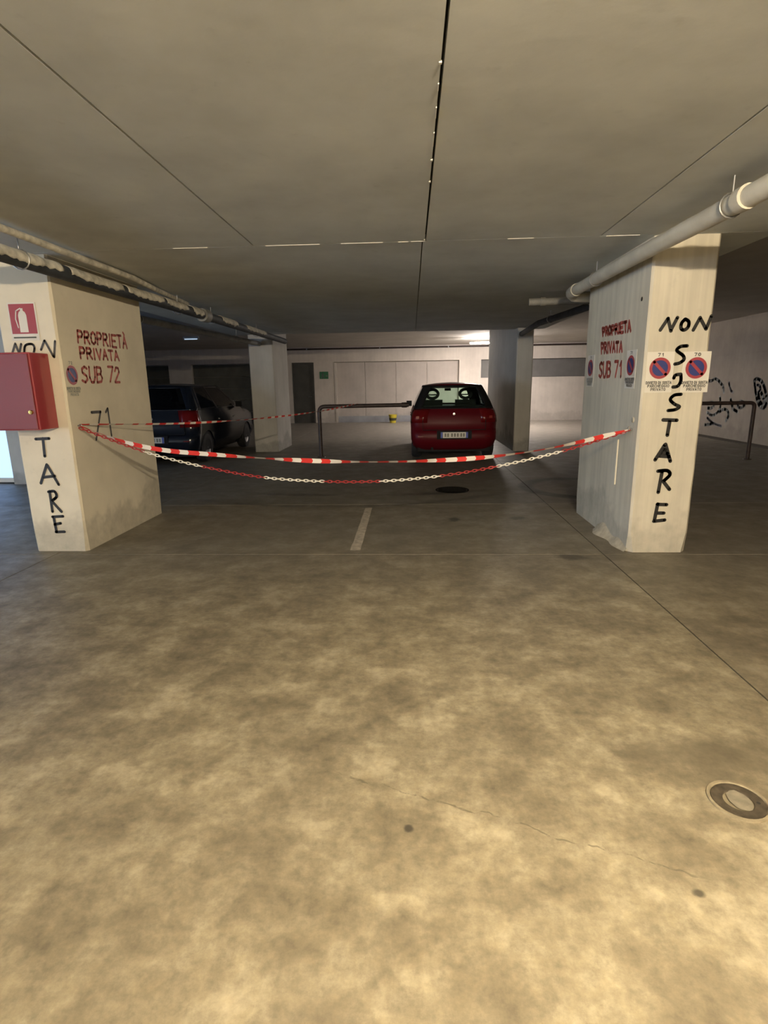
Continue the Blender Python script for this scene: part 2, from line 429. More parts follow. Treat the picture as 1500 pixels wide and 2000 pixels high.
wr = MB().box((X1, YB, 0), (X1+.3, YF+.4, ZH)).build('wall_right', 'wall_side'); tag(wr, 'right-hand concrete wall with graffiti', kind='structure')
boxo('floor_shade_strip', (X1-.30, 8.0, 0), (X1-.004, 18.5, .012), 'floor_shade_dark', wr)  # floor shadow along the wall, laid as a dark strip
boxo('formwork_ridge', (X1-.012, 6, 2.03), (X1, YF, 2.05), 'wall_side', wr)
wbk = MB().box((X0, YB-.3, 0), (X1, YB, ZH)).build('wall_rear', 'wall_plaster'); tag(wbk, 'wall behind the viewer', kind='structure')
# left wall: unseen opening added to let in cool sky light
wl = MB(); wl.box((X0-.3, 3.0, 0), (X0, YF+.4, ZH)); wl.box((X0-.3, YB, 0), (X0, -4.5, ZH)); wl.box((X0-.3, -4.5, 2.45), (X0, 3.0, ZH))
wl = wl.build('wall_left', 'wall_plaster'); tag(wl, 'left-hand wall with an added opening for sky light', kind='structure')
# cross wall on the left with a door whose panes glow in place of daylight
CY = 8.3
wc = MB(); wc.box((-6.33, CY, 0), (-6.02, CY+.25, ZH)); wc.box((X0, CY, 2.3), (-6.33, CY+.25, ZH)); wc.box((X0, CY, 0), (-8.93, CY+.25, 2.3))
wc = wc.build('wall_cross', 'pier_plaster'); tag(wc, 'grey cross wall at the far left with a self-glowing door', kind='structure')
d4 = empty('door_4', (-7.8, CY+.1, 0)); tag(d4, 'pale blue door with self-glowing panes at the left edge', kind='structure')
for k in range(2):
    a = -8.92+k*1.29
    boxo('pane', (a+.05, CY+.10, .09), (a+1.24, CY+.12, 2.24), 'glow_pane', d4)
    for (p, q) in (((a, CY+.08, .02), (a+.05, CY+.14, 2.29)), ((a+1.24, CY+.08, .02), (a+1.285, CY+.14, 2.29)), ((a+.05, CY+.08, .02), (a+1.24, CY+.14, .09)), ((a+.05, CY+.08, 2.24), (a+1.24, CY+.14, 2.29))):
        boxo('door_frame', p, q, 'sign_white', d4)

# ------------------------------------------------------------------ lettering
GL = {
 'A': [[(0,0),(.5,1),(1,0)],[(.2,.38),(.8,.38)]], 'B': [[(0,0),(0,1),(.75,.95),(.85,.75),(.7,.54),(0,.52)],[(.7,.54),(.98,.3),(.8,.05),(0,0)]],
 'C': [[(1,.85),(.6,1),(.15,.85),(0,.5),(.15,.15),(.6,0),(1,.15)]], 'D': [[(0,0),(0,1),(.6,.95),(1,.55),(.9,.25),(.55,.03),(0,0)]],
 'E': [[(1,1),(0,1),(0,0),(1,0)],[(0,.52),(.8,.52)]], 'G': [[(1,.85),(.6,1),(.15,.85),(0,.5),(.15,.15),(.6,0),(1,.15),(1,.45),(.6,.45)]],
 'H': [[(0,0),(0,1)],[(1,0),(1,1)],[(0,.5),(1,.5)]], 'I': [[(.5,0),(.5,1)]], 'N': [[(0,0),(0,1),(1,0),(1,1)]],
 'O': [[(.5,1),(.12,.85),(0,.5),(.12,.15),(.5,0),(.88,.15),(1,.5),(.88,.85),(.5,1)]],
 'P': [[(0,0),(0,1),(.75,.97),(.95,.75),(.75,.5),(0,.47)]], 'R': [[(0,0),(0,1),(.75,.97),(.92,.75),(.7,.53),(0,.5)],[(.4,.5),(1,0)]],
 'S': [[(.95,.88),(.55,1),(.1,.85),(.15,.62),(.8,.42),(.95,.2),(.55,0),(.02,.12)]], 'T': [[(0,1),(1,1)],[(.5,1),(.5,0)]],
 'U': [[(0,1),(.03,.3),(.3,0),(.7,0),(.97,.3),(1,1)]], 'V': [[(0,1),(.5,0),(1,1)]],
 '`': [[(.3,1.28),(.55,1.12)]], '0': [[(.5,1),(.12,.8),(.05,.5),(.12,.2),(.5,0),(.88,.2),(.95,.5),(.88,.8),(.5,1)]],
 '1': [[(.2,.75),(.55,1),(.55,0)]], '2': [[(.05,.75),(.3,1),(.75,.97),(.92,.7),(0,0),(1,0)]], '7': [[(0,1),(1,1),(.35,0)]],
}
def text_quad(mb, txt, tl, tr, br, bl, wd, nrm, gap=.42, jit=0, mi=0):
    tl, tr, br, bl = map(Vector, (tl, tr, br, bl))
    chars = []
    for ch in txt:
        if ch == '`': chars[-1] = (chars[-1][0], True)
        else: chars.append((ch, False))
    wds = [(.35 if c == 'I' else .5 if c == ' ' else 1.0) for c, _ in chars]
    tot = sum(wds)+gap*(len(chars)-1); x = 0
    for (c, acc), cw in zip(chars, wds):
        if c != ' ':
            jy = random.uniform(-jit, jit)
            for st in GL[c]+(GL['`'] if acc else []):
                pts = []
                for (a, b) in st:
                    s = (x+a*cw)/tot; t = b+jy
                    pts.append((bl*(1-s)+br*s)*(1-t)+(tl*(1-s)+tr*s)*t)
                mb.stroke(pts, wd, nrm)
        x += cw+gap
    return mb
def zm(ox, oy, sc): return lambda x, y: (ox+x/sc, oy+y/sc)

# ------------------------------------------------------------------ pillars
def pillar(name, x0, x1, y0, y1, mat, label, top=ZL, bev=.014):
    o = empty(name, ((x0+x1)/2, (y0+y1)/2, 0)); tag(o, label, 'pillar')
    mb = MB(); n = 14
    # the shaft: chamfered corners, gently uneven faces and knocks at the foot
    def ring(z, k):
        b = bev*(1+.5*random.random())
        if z < .12: b *= 1.6+random.random()
        return [(x0+b, y0), (x1-b, y0), (x1, y0+b), (x1, y1-b), (x1-b, y1), (x0+b, y1), (x0, y1-b), (x0, y0+b)]
    vs = []; zs = [top*i/n for i in range(n+1)]
    for k, z in enumerate(zs): vs += [(x, y, z) for x, y in ring(z, k)]
    fs = [tuple(range(7, -1, -1)), tuple(n*8+j for j in range(8))]
    for k in range(n):
        for j in range(8): fs.append((k*8+j, k*8+(j+1) % 8, (k+1)*8+(j+1) % 8, (k+1)*8+j))
    mb.add(vs, fs); child('shaft', mb, mat, o)
    return o
PL = (-3.50, -3.00, 4.72, 6.28); PR = (1.88, 2.38, 4.68, 6.24)
pl = pillar('pillar', *PL, 'pillar_plaster', 'cream concrete pillar behind the red cabinet, painted SUB 72')
pr = pillar('pillar', *PR, 'pillar_concrete', 'cream concrete pillar lettered NON SOSTARE downwards, painted SUB 71')
p2 = pillar('pillar', -3.56, -3.02, 12.3, 13.72, 'pier_plaster', 'grey-white concrete pillar beside the dark blue car', ZH)
p3 = pillar('pillar', 2.20, 2.54, 12.0, 16.3, 'pier_plaster', 'long narrow concrete pier to the right of the red car', ZH)

NF = (0, -1, 0)
def letters(root, name, strokes, wd, z, ax, val, nrm, mat, off=.0042):
    for nm, sts in strokes:
        mb = MB()
        for st in sts:
            pts = [P(*z(x, y), ax, val) for x, y in st]
            if len(pts) > 2: pts = smoothpath(pts, 4)
            mb.stroke(pts, wd, nrm, off)
        o = child(name, mb, mat, root); o['label'] = nm
z7 = zm(1120, 440, 3.947); z8 = zm(1120, 760, 3.947)
yr = PR[2]
letters(pr, 'painted_letter', [
 ('black painted letter N, first of NON', [[(668,808),(728,718)],[(728,722),(750,815)],[(748,812),(800,712)]]),
 ('black painted letter O of NON', [[(858,725),(832,755),(828,795),(852,808),(882,785),(888,745),(862,724)]]),
 ('black painted letter N, last of NON', [[(922,808),(975,712)],[(975,715),(1020,800)],[(1020,800),(1062,700)]]),
 ('black painted letter S, upper', [[(875,930),(825,935),(795,965),(842,1003),(850,1035),(815,1062),(780,1070)]]),
 ('black painted letter O, open on its left', [[(772,1178),(785,1155),(826,1148)],[(826,1148),(826,1200),(802,1240),(765,1247)]]),
 ('black painted letter S, lower', [[(828,1303),(775,1310),(745,1345),(780,1380),(815,1398),(785,1420),(728,1428)]]),
], .027, z7, 1, yr, NF, 'black_paint')
letters(pr, 'painted_letter', [
 ('black painted letter T', [[(690,237),(795,240)],[(742,240),(722,355)]]),
 ('black painted letter A', [[(628,545),(702,430)],[(708,425),(745,555)],[(655,515),(735,520)],[(672,490),(722,495)],[(690,465),(715,470)]]),
 ('black painted letter R', [[(682,635),(652,795)],[(650,632),(720,627),(742,660),(690,710)],[(690,710),(738,772)]]),
 ('black painted letter E', [[(716,890),(645,888)],[(648,885),(622,1012)],[(640,955),(695,955)],[(618,1018),(702,1008)]]),
], .030, z8, 1, yr, NF, 'black_paint')
z2 = zm(0, 760, 4.412); z6 = zm(0, 560, 6.25); yl = PL[2]
letters(pl, 'painted_letter', [
 ('black painted letter T', [[(310,430),(425,425)],[(372,425),(388,578)]]),
 ('black painted letter A', [[(355,810),(405,650)],[(410,655),(508,822)],[(372,760),(475,748)]]),
 ('black painted letter R', [[(430,880),(455,1055)],[(420,885),(470,880),(490,925),(445,965)],[(450,965),(532,1055)]]),
 ('black painted letter E', [[(455,1100),(545,1095)],[(465,1100),(490,1230)],[(475,1165),(525,1155)],[(485,1230),(558,1228)]]),
], .026, z2, 1, yl, NF, 'black_paint')
letters(pl, 'painted_letter', [
 ('dark painted letter N half hidden by the cabinet', [[(150,830),(190,695)],[(190,700),(240,820)],[(240,820),(262,700)]]),
 ('dark painted letter O half hidden by the cabinet', [[(300,820),(312,720),(390,700),(425,745),(410,830)]]),
 ('dark painted letter N beside the pillar corner', [[(505,770),(545,660)],[(550,660),(655,850)],[(665,860),(675,665)]]),
], .020, z6, 1, yl, NF, 'grey_marker')
z4 = zm(120, 620, 8.333); z5 = zm(1120, 600, 7.69)
letters(pl, 'painted_number', [
 ('dark painted digit 7', [[(482,1545),(632,1535)],[(628,1540),(560,1990)]]),
 ('dark painted digit 1', [[(715,1540),(745,1482)],[(748,1490),(810,1920)]]),
], .026, z4, 0, PL[1], (1, 0, 0), 'grey_marker')
def red_words(root, items, z, ax, val, nrm, wd):
    for nm, txt, q in items:
        mb = text_quad(MB(), txt, *[P(*z(x, y), ax, val) for x, y in q], wd, nrm, .35, .03)
        o = child('painted_word', mb, 'red_paint', root); o['label'] = nm
red_words(pl, [('red painted word PROPRIETÀ', 'PROPRIETA`', [(255,215),(1045,310),(1065,505),(268,405)]),
               ('red painted word PRIVATA', 'PRIVATA', [(290,490),(915,548),(935,700),(312,668)]),
               ('red painted SUB 72', 'SUB 72', [(315,795),(935,812),(948,1048),(338,1052)])], z4, 0, PL[1], (1, 0, 0), .025)
red_words(pr, [('red painted word PROPRIETA', 'PROPRIETA', [(435,315),(862,205),(862,362),(445,428)]),
               ('red painted word PRIVATA', 'PRIVATA', [(418,540),(738,518),(733,662),(423,692)]),
               ('red painted SUB 71', 'SUB 71', [(398,828),(748,812),(738,1042),(385,1048)])], z5, 0, PR[0], (-1, 0, 0), .030)
# repaired plaster on the right pillar: a ridge, a hole and mortar smeared at the foot
a = P(1208, 858, 0, PR[0]); b = P(1205, 948, 0, PR[0])
boxo('plaster_ridge', (PR[0]-.010, a.y-.012, b.z), (PR[0], a.y+.016, a.z), 'pillar_plaster', pr)
c = P(1254, 584, 0, PR[0]); child('drilled_hole', MB().disc(c+Vector((-.002, 0, 0)), (0, 1, 0), (0, 0, -1), .018, 12), 'seam_dark', pr)
for nm, (x, y) in (('old_dowel', (1237, 820)), ('old_dowel', (1229, 838))):
    c = P(x, y, 0, PR[0]); child(nm, MB().lathe([(0, -.012), (.022, -.010), (.026, 0)], 0, 10, c), 'mortar', pr, 40)
mb = MB(); n = 16; vs = []
for i in range(n+1):
    y = PR[2]+.02+(.78*i/n); r = .035+.03*noise.noise((y*5, 0, 0))+.035*math.exp(-((i-n*.75)/3)**2)
    vs += [(PR[0]-r*1.3, y, 0), (PR[0]-r*.55, y, r*.5), (PR[0], y, r*1.5)]
mb.add(vs, [(3*i+k, 3*i+3+k, 3*i+4+k, 3*i+1+k) for i in range(n) for k in range(2)])
child('mortar_fillet', mb, 'mortar', pr, 50)

# ------------------------------------------------------------------ no-parking signs
def sign(c, u, nrm, num, label, white=True, faded=False):
    """c: centre of the round symbol; u: reading direction; nrm: outward normal"""
    c, u, nrm = Vector(c), Vector(u), Vector(nrm); v = Vector((0, 0, 1))
    root = empty('no_parking_sign', c-nrm*0); tag(root, label, 'sign', 'no-parking signs on the pillars')
    w2, top, bot = .108, .128, -.192; t = .003
    q = lambda a, b, o: c+u*a+v*b+nrm*o
    mb = MB(); vs = [q(s*w2, h, o) for o in (.0005, t) for s, h in ((-1, bot), (1, bot), (1, top), (-1, top))]
    mb.add(vs, [(4,5,6,7),(3,2,1,0),(0,1,5,4),(1,2,6,5),(2,3,7,6),(3,0,4,7)]); child('plate', mb, 'sign_white' if white else 'pillar_plaster', root)
    child('symbol_disc', MB().disc(q(0, 0, t+.0015), u, v, .075, 36), 'sign_blue', root)
    child('symbol_ring', MB().disc(q(0, 0, t+.003), u, v, .084, 36, .062), 'sign_red', root)
    child('symbol_bar', MB().stroke([q(-.048, .048, 0), q(.048, -.048, 0)], .024, nrm, t+.003), 'sign_red', root)
    tm = 'faded_text' if faded else 'sign_text'
    mb = MB(); tq = lambda x0, x1, y0, y1: (q(x0, y1, t), q(x1, y1, t), q(x1, y0, t), q(x0, y0, t))
    text_quad(mb, num, *tq(-.024, .024, .094, .116), .006, nrm, .7); child('sign_number', mb, tm, root)
    for txt, hw, y in (('DIVIETO DI SOSTA', .100, -.124), ('PARCHEGGIO', .085, -.150), ('PRIVATO', .058, -.178)):
        child('sign_text', text_quad(MB(), txt, *tq(-hw, hw, y, y+.020), .0048, nrm, .45), tm, root)
    return root
z3 = zm(1240, 660, 9.375)
sign(P(*z3(455, 555), 1, yr), (1, 0, 0), NF, '71', 'no-parking sign numbered 71, left of the painted S on the right pillar')
sign(P(*z3(1118, 550), 1, yr), (1, 0, 0), NF, '70', 'no-parking sign numbered 70, right of the painted S on the right pillar')
sign(P(*z5(868, 875), 0, PR[0]), (0, -1, 0), (-1, 0, 0), '71', 'no-parking sign to the right of the red SUB 71')
sign(P(*z5(262, 912), 0, PR[0]), (0, -1, 0), (-1, 0, 0), '70', 'narrow-looking no-parking sign at the far edge of the right pillar', True, True)
sign(P(*z4(165, 940), 0, PL[1]), (0, 1, 0), (1, 0, 0), '72', 'faded no-parking sign on the left pillar above the painted 71', False, True)

# ------------------------------------------------------------------ fire cabinet and its sign
cb = empty('fire_hose_cabinet', (-3.38, 4.58, 1.13)); tag(cb, 'red metal fire hose cabinet hung on the left pillar', 'cabinet')
CX0, CX1, CYF, CYB, CZ0, CZ1 = -3.66, -3.10, 4.46, 4.715, 1.135, 1.765
boxo('body', (CX0, CYF+.012, CZ0), (CX1, CYB, CZ1), 'cabinet_red', cb, .008)
boxo('door', (CX0+.01, CYF-.004, CZ0+.01), (CX1-.012, CYF+.012, CZ1-.012), 'cabinet_front', cb, .004)
child('lock', MB().lathe([(0, -.014), (.016, -.012), (.018, 0)], 1, 14, (CX1-.05, CYF-.004, 1.285)), 'brass', cb, 40)
for zz in (1.25, 1.62): child('hinge', MB().tube([(CX0+.012, CYF-.008, zz), (CX0+.012, CYF-.008, zz+.07)], .007, 8), 'cabinet_red', cb, 40)
fs = empty('extinguisher_sign', (-3.275, yl, 2.05)); tag(fs, 'square red sign with a white extinguisher above the cabinet', 'sign')
sx0, sx1, sz0, sz1 = -3.385, -3.165, 1.93, 2.17
boxo('plate', (sx0-.012, yl-.004, sz0-.055), (sx1+.012, yl-.0005, sz1+.012), 'sign_white', fs)
boxo('red_field', (sx0, yl-.0055, sz0), (sx1, yl-.004, sz1), 'sign_red', fs)
mb = MB(); q = [(-.036,.012),(.036,.012),(.036,.150),(.026,.175),(.012,.185),(.012,.205),(-.012,.205),(-.012,.185),(-.026,.175),(-.036,.150)]
xc = (sx0+sx1)/2; mb.add([(xc+x, yl-.007, sz0+z) for x, z in q], [tuple(range(len(q)))])
mb.stroke([(xc-.010, yl-.007, sz0+.205), (xc-.05, yl-.007, sz0+.185), (xc-.062, yl-.007, sz0+.12), (xc-.048, yl-.007, sz0+.05)], .009, NF, 0)
child('extinguisher_pictogram', mb, 'sign_white', fs)
mb = MB(); [mb.stroke([(sx0+.01+.0165*k, yl-.0045, sz0-.030), (sx0+.018+.0165*k, yl-.0045, sz0-.030)], .013, NF, 0) for k in range(12)]
child('caption', mb, 'faded_text', fs)

# ------------------------------------------------------------------ pipes
def hanger(root, x, y, z, r, top=ZL):
    mb = MB(); mb.tube([(x+r*1.08*math.cos(a), y, z+r*1.08*math.sin(a)) for a in [2*math.pi*k/16 for k in range(16)]], .006, 6, closed=True)
    mb.tube([(x, y, z+r), (x, y, top)], .005, 6); child('hanger', mb, 'metal_grey', root, 40)
rp = empty('drain_pipe', (1.76, 0, 2.40)); tag(rp, 'thick cream drain pipe under the ceiling past the right pillar', 'pipe')
path = smoothpath([(1.87, YB+.02, 2.40), (1.80, 2.0, 2.40), (1.745, 4.6, 2.40), (1.735, 6.30, 2.40)], 6)
path += smoothpath([(1.735, 6.42, 2.40), (1.78, 6.50, 2.385), (1.90, 6.53, 2.37), (2.75, 6.55, 2.35)], 4)
child('run', MB().tube(path, .056, 18), 'pipe_white', rp, 50)
for y, x in ((3.30, 1.772), (6.25, 1.736), (.6, 1.83)): child('collar', MB().tube([(x, y-.04, 2.40), (x, y+.04, 2.40)], .064, 18), 'pipe_white', rp, 50)
for y, x in ((3.42, 1.77), (5.6, 1.739)): hanger(rp, x, y, 2.40, .058)
rp2 = empty('drain_pipe', (2.0, 7.4, 2.42)); tag(rp2, 'short grey cross pipe behind the right pillar top', 'pipe')
child('run', MB().tube([(1.46, 7.30, 2.43), (2.75, 7.24, 2.43)], .045, 12), 'pipe_grey', rp2, 50)
for x in (1.6, 2.2): child('collar', MB().tube([(x, 7.29, 2.43), (x+.06, 7.287, 2.43)], .054, 12), 'pipe_grey', rp2, 50)
rp3 = empty('drain_pipe', (2.15, 9, 2.43)); tag(rp3, 'dark pipe running from the right pillar to the long pier', 'pipe')
child('run', MB().tube([(2.38, 7.31, 2.42), (2.30, 8.2, 2.42), (2.14, 9.8, 2.42), (2.28, 11.98, 2.43)], .05, 12), 'pipe_dark', rp3, 50)
hanger(rp3, 2.19, 9.2, 2.42, .05)

lp = empty('wrapped_pipe', (-2.78, 0, 2.40)); tag(lp, 'dark pipe with flaking white wrap above the left pillar', 'pipe')
lpath = smoothpath([(-2.93, YB+.02, 2.40), (-2.86, 4.3, 2.40), (-2.80, 6.4, 2.40), (-2.77, 8.5, 2.40), (-2.74, 12.28, 2.40)], 10)
child('run', MB().tube(lpath, .058, 16), 'pipe_dark', lp, 50)
# flaking wrap: separate ragged shells around the upper camera side of the pipe
def wrap(y0, y1):
    n = max(4, int((y1-y0)/.03)); vs = []; fs = []
    def at(y):
        for a, b in zip(lpath, lpath[1:]):
            if a.y <= y <= b.y: return a+(b-a)*((y-a.y)/(b.y-a.y))
        return lpath[-1]
    k = 8
    for i in range(n+1):
        y = y0+(y1-y0)*i/n; c = at(y); e = min(1, 4*min(i, n-i)/n)
        lo = math.radians(-8-34*e*(.3+.9*abs(noise.noise((y*6, 2, 0))))-18*noise.noise((y*19, 5, 0)))
        hi = math.radians(120+25*noise.noise((y*4, 9, 0)))
        r = .063+.006*noise.noise((y*8, 1, 3))
        for j in range(k+1):
            a = lo+(hi-lo)*j/k
            vs.append((c.x+r*math.cos(a), y, c.z+r*math.sin(a)))
    for i in range(n):
        for j in range(k): fs.append((i*(k+1)+j, (i+1)*(k+1)+j, (i+1)*(k+1)+j+1, i*(k+1)+j+1))
    o = child('flaking_wrap', MB().add(vs, fs), 'pipe_wrap', lp, 60)
    md = o.modifiers.new('thickness', 'SOLIDIFY'); md.thickness = .006
for a, b in ((-5.5, -1.2), (-1.0, 2.8), (3.0, 4.62), (4.72, 5.55), (5.62, 6.35), (6.42, 7.0), (7.15, 7.5), (8.2, 8.9), (9.4, 10.6)): wrap(a, b)
for y in (4.2, 6.9, 8.0, 10.2): hanger(lp, -2.865+.03*(y-4.2)/2.2, y, 2.40, .064)
child('coupling', MB().tube([(-2.78, 7.55, 2.40), (-2.775, 7.72, 2.40)], .085, 16), 'pipe_grey', lp, 50)
lp2 = empty('conduit', (-2.9, 0, 2.5)); tag(lp2, 'thin pale pipe just above the flaking wrapped pipe', 'pipe')
child('run', MB().tube([(-2.70, YB+.02, 2.515), (-2.715, 5.6, 2.515), (-2.80, 6.3, 2.515), (-2.9, 7.4, 2.515)], .026, 10), 'pipe_wrap', lp2, 50)
lp3 = empty('conduit', (-3.7, 0, 2.4)); tag(lp3, 'dull grey pipe left of the wrapped pipe, behind the left pillar', 'pipe')
child('run', MB().tube([(-3.66, 6.32, 2.36), (-3.55, 9, 2.36), (-3.30, 12.26, 2.36)], .05, 10), 'pipe_grey', lp3, 50)
for y, x in ((7.5, -3.61), (11, -3.40)): hanger(lp3, x, y, 2.36, .05)
bp = empty('conduit', (1.5, YF-.06, 2.84)); tag(bp, 'thin brown pipe along the top of the end wall', 'pipe')
child('run', MB().tube([(-5.6, YF-.05, 2.80), (X1-.01, YF-.05, 2.80)], .032, 8), 'rust_brown', bp, 50)
for x in (-4, -1.2, 1.4, 4.2, 6.8): child('clip', MB().box((x-.02, YF-.09, 2.76), (x+.02, YF-.002, 2.84)), 'metal_grey', bp)

# ------------------------------------------------------------------ lamps
def batten(loc, along, length, mat, label, z, top, tubes=1):
    r = empty('fluorescent_lamp', (loc[0], loc[1], z)); tag(r, label, 'lamp', 'tube lamps on the ceiling')
    d = Vector((1, 0, 0)) if along == 'x' else Vector((0, 1, 0)); s = Vector((d.y, d.x, 0)); c = Vector((loc[0], loc[1], z)); h = length/2
    a = c-d*h-s*.035; b = c+d*h+s*.035
    boxo('housing', (min(a.x, b.x), min(a.y, b.y), z+.028), (max(a.x, b.x), max(a.y, b.y), z+.065), 'lamp_housing', r)
    for sg in (-1, 1):
        e = c+d*(h-.015)*sg; boxo('end_cap', (e.x-.02, e.y-.02, z-.018), (e.x+.02, e.y+.02, z+.03), 'lamp_housing', r)
        e = c+d*h*.6*sg; child('hanger', MB().tube([(e.x, e.y, z+.06), (e.x, e.y, top)], .006, 6), 'metal_grey', r)
    for k in range(tubes):
        o = s*(.02*(2*k-1) if tubes == 2 else 0)
        child('tube', MB().tube([c-d*(h-.03)+o, c+d*(h-.03)+o], .014, 12), mat, r, 50)
    return r
batten((.70, -.30), 'x', .30, 'tube_near', 'short fluorescent tube lamp on the ceiling over the viewer', 2.445, ZL)
batten((.85, -4.0), 'x', 1.5, 'tube_fill', 'long fluorescent fill lamp added behind the viewer', 2.445, ZL)  # added fill light for the pillars, out of view
batten((2.50, 18.5), 'x', 1.25, 'tube_back', 'glaring fluorescent tube lamp by the end wall', 2.69, ZH, 2)
batten((-6.3, 16.1), 'x', .45, 'tube_cool', 'small dim bluish lamp above the blue car', 2.80, ZH)

# ------------------------------------------------------------------ railings
def rail(name, pts, r, label, feet, sleeve=None):
    o = empty(name, (pts[0][0], pts[0][1], 0)); tag(o, label, 'railing')
    child('tube_frame', MB().tube(pts, r, 12), 'rust_brown', o, 50)
    for x, y in feet: child('foot_plate', MB().lathe([(0, .012), (r*2.0, .012), (r*2.2, 0)], 2, 16, (x, y, 0)), 'rust_brown', o, 40)
    if sleeve: child('sleeve', MB().tube(*sleeve), 'rust_brown', o, 50)
    return o
def bend(p, corner, q, rr=.12, n=6):
    p, c, q = Vector(p), Vector(corner), Vector(q); a = c+(p-c).normalized()*rr; b = c+(q-c).normalized()*rr
    return [((1-t)**2)*a+2*t*(1-t)*c+t*t*b for t in [k/n for k in range(n+1)]]
rx = -1.88; ry = 11.30; rz = 1.035
rail('pipe_barrier', [Vector((rx, ry, 0))]+bend((rx, ry, 0), (rx-.01, ry, rz), (-.2, ry, rz))+[Vector((-.055, ry, rz+.01))], .040,
     'brown steel tube barrier left of the red car', [(rx, ry)], ([(-.20, ry, rz+.009), (-.09, ry, rz+.01)], .052, 12))
rx2, ry2, rz2 = 6.22, 10.43, 1.03
rail('pipe_barrier', [Vector((rx2, ry2, 0))]+bend((rx2, ry2, 0), (rx2, ry2, rz2), (3.6, ry2, rz2), .08)+bend((rx2, ry2, rz2), (3.6, ry2, rz2), (3.6, ry2, 0), .08)+[Vector((3.6, ry2, 0))], .034,
     'brown steel tube barrier in front of the graffiti wall', [(rx2, ry2), (3.6, ry2)])

# ------------------------------------------------------------------ floor marking, covers
lm = MB(); n = 12
a0 = [P(684, 1075, 2, 0), P(704, 1075, 2, 0)]; a1 = [P(714, 992, 2, 0), P(727, 992, 2, 0)]
vs = []
for i in range(n+1):
    t = i/n; j = .008*noise.noise((i*1.7, 0, 0))
    l = a0[0].lerp(a1[0], t); r_ = a0[1].lerp(a1[1], t)
    vs += [(l.x+j, l.y, .002), (r_.x+j*.6, r_.y, .002)]
lm.add(vs, [(2*i, 2*i+1, 2*i+3, 2*i+2) for i in range(n)])
lo = lm.build('parking_line', 'line_paint'); tag(lo, 'worn whitish painted line between the two parking bays', 'line')

def cover(name, x, y, r, label, near):
    o = empty(name, (x, y, 0)); tag(o, label, 'drain cover')
    if near:
        child('rim', MB().lathe([(r, 0), (r, .007), (r*.9, .008), (r*.88, .003), (r*.88, 0)], 2, 36, (x, y, 0)), 'drain_rim', o, 40)
        child('lid', MB().lathe([(r*.86, .001), (r*.86, .005), (r*.50, .004), (r*.48, .0015)], 2, 36, (x, y, 0)), 'drain_iron', o, 40)
        m = MB(); vs = []
        for j in range(28):
            a_ = 2*math.pi*j/28; rr = r*(.46+.06*noise.noise((math.cos(a_)*2, math.sin(a_)*2, 3)))
            vs.append((x+rr*.8*math.cos(a_)+.004, y+rr*1.08*math.sin(a_), .0055))
        m.add(vs, [tuple(range(28))]); child('dirt_fill', m, 'drain_fill', o)
        child('key_hole', MB().disc((x+r*.62, y-r*.12, .0062), (1, 0, 0), (0, 1, 0), r*.07, 10), 'seam_dark', o)
    else:
        child('frame', MB().lathe([(r, 0), (r, .006), (r*.9, .006), (r*.88, .002)], 2, 36, (x, y, 0)), 'cast_iron', o, 40)
        child('lid', MB().lathe([(0, .007), (r*.84, .007), (r*.86, .002)], 2, 36, (x, y, 0)), 'cast_iron', o, 40)
        for k in range(-2, 3): child('rib', MB().box((x-r*.6, y+k*r*.25-.008, .006), (x+r*.6, y+k*r*.25+.008, .011)), 'cast_iron', o)
cover('floor_drain', 1.158, 1.722, .100, 'small round drain with a pale centre in the near floor', True)
cover('manhole_cover', .567, 7.60, .235, 'round black cover in the floor in front of the red car', False)

# ------------------------------------------------------------------ tape and chain
def ribbon(pts, wd, label, stripe, twist=0., seed=0):
    pts = resample(smoothpath(pts, 10), .02); mb = MB(); vs = []
    random.seed(seed)
    for i, p in enumerate(pts):
        t = (pts[min(i+1, len(pts)-1)]-pts[max(i-1, 0)]).normalized()
        a = math.radians(8+58*(.5+.5*math.sin(i*.02*twist+2.0*noise.noise((i*.02, seed, 0)))))
        side = t.cross(Vector((0, 0, 1))).normalized(); up = side.cross(t)
        d = up*math.cos(a)+side*math.sin(a); e = min(1, .3+min(i, len(pts)-1-i)/14)
        vs += [p-d*wd*.5*e, p+t*.012, p+d*wd*.5*e]
    for i in range(len(pts)-1):
        m = int(i*.02/stripe) % 2
        for k in range(2): mb.add([vs[3*i+k], vs[3*i+3+k], vs[3*i+4+k], vs[3*i+1+k]], [(0, 1, 2, 3)], m)
    o = mb.build('barrier_tape', ['tape_red', 'tape_white']); tag(o, label, 'tape', 'red and white barrier tapes'); return o
A = Vector((PL[1]+.012, 4.83, 1.145)); B = Vector((PR[0]-.012, 4.80, 1.06))
tp = [A]+[P(u, v, 1, 4.80) for u, v in ((240, 862), (318, 879), (420, 888), (530, 896), (640, 901), (750, 902), (860, 899), (960, 892), (1060, 878), (1150, 859))]+[B]
ribbon(tp, .042, 'red and white tape hung between the near pillars, above the chain', .085, 5, 1)
C2 = P(700, 788, 1, ry-.02)
tp = [A+Vector((0, .01, .01))]+[A.lerp(C2, t)-Vector((0, 0, .10*4*t*(1-t))) for t in (.2, .4, .6, .8)]+[C2]
ribbon(tp, .026, 'red and white tape stretched back to the brown barrier', .10, 3, 4)
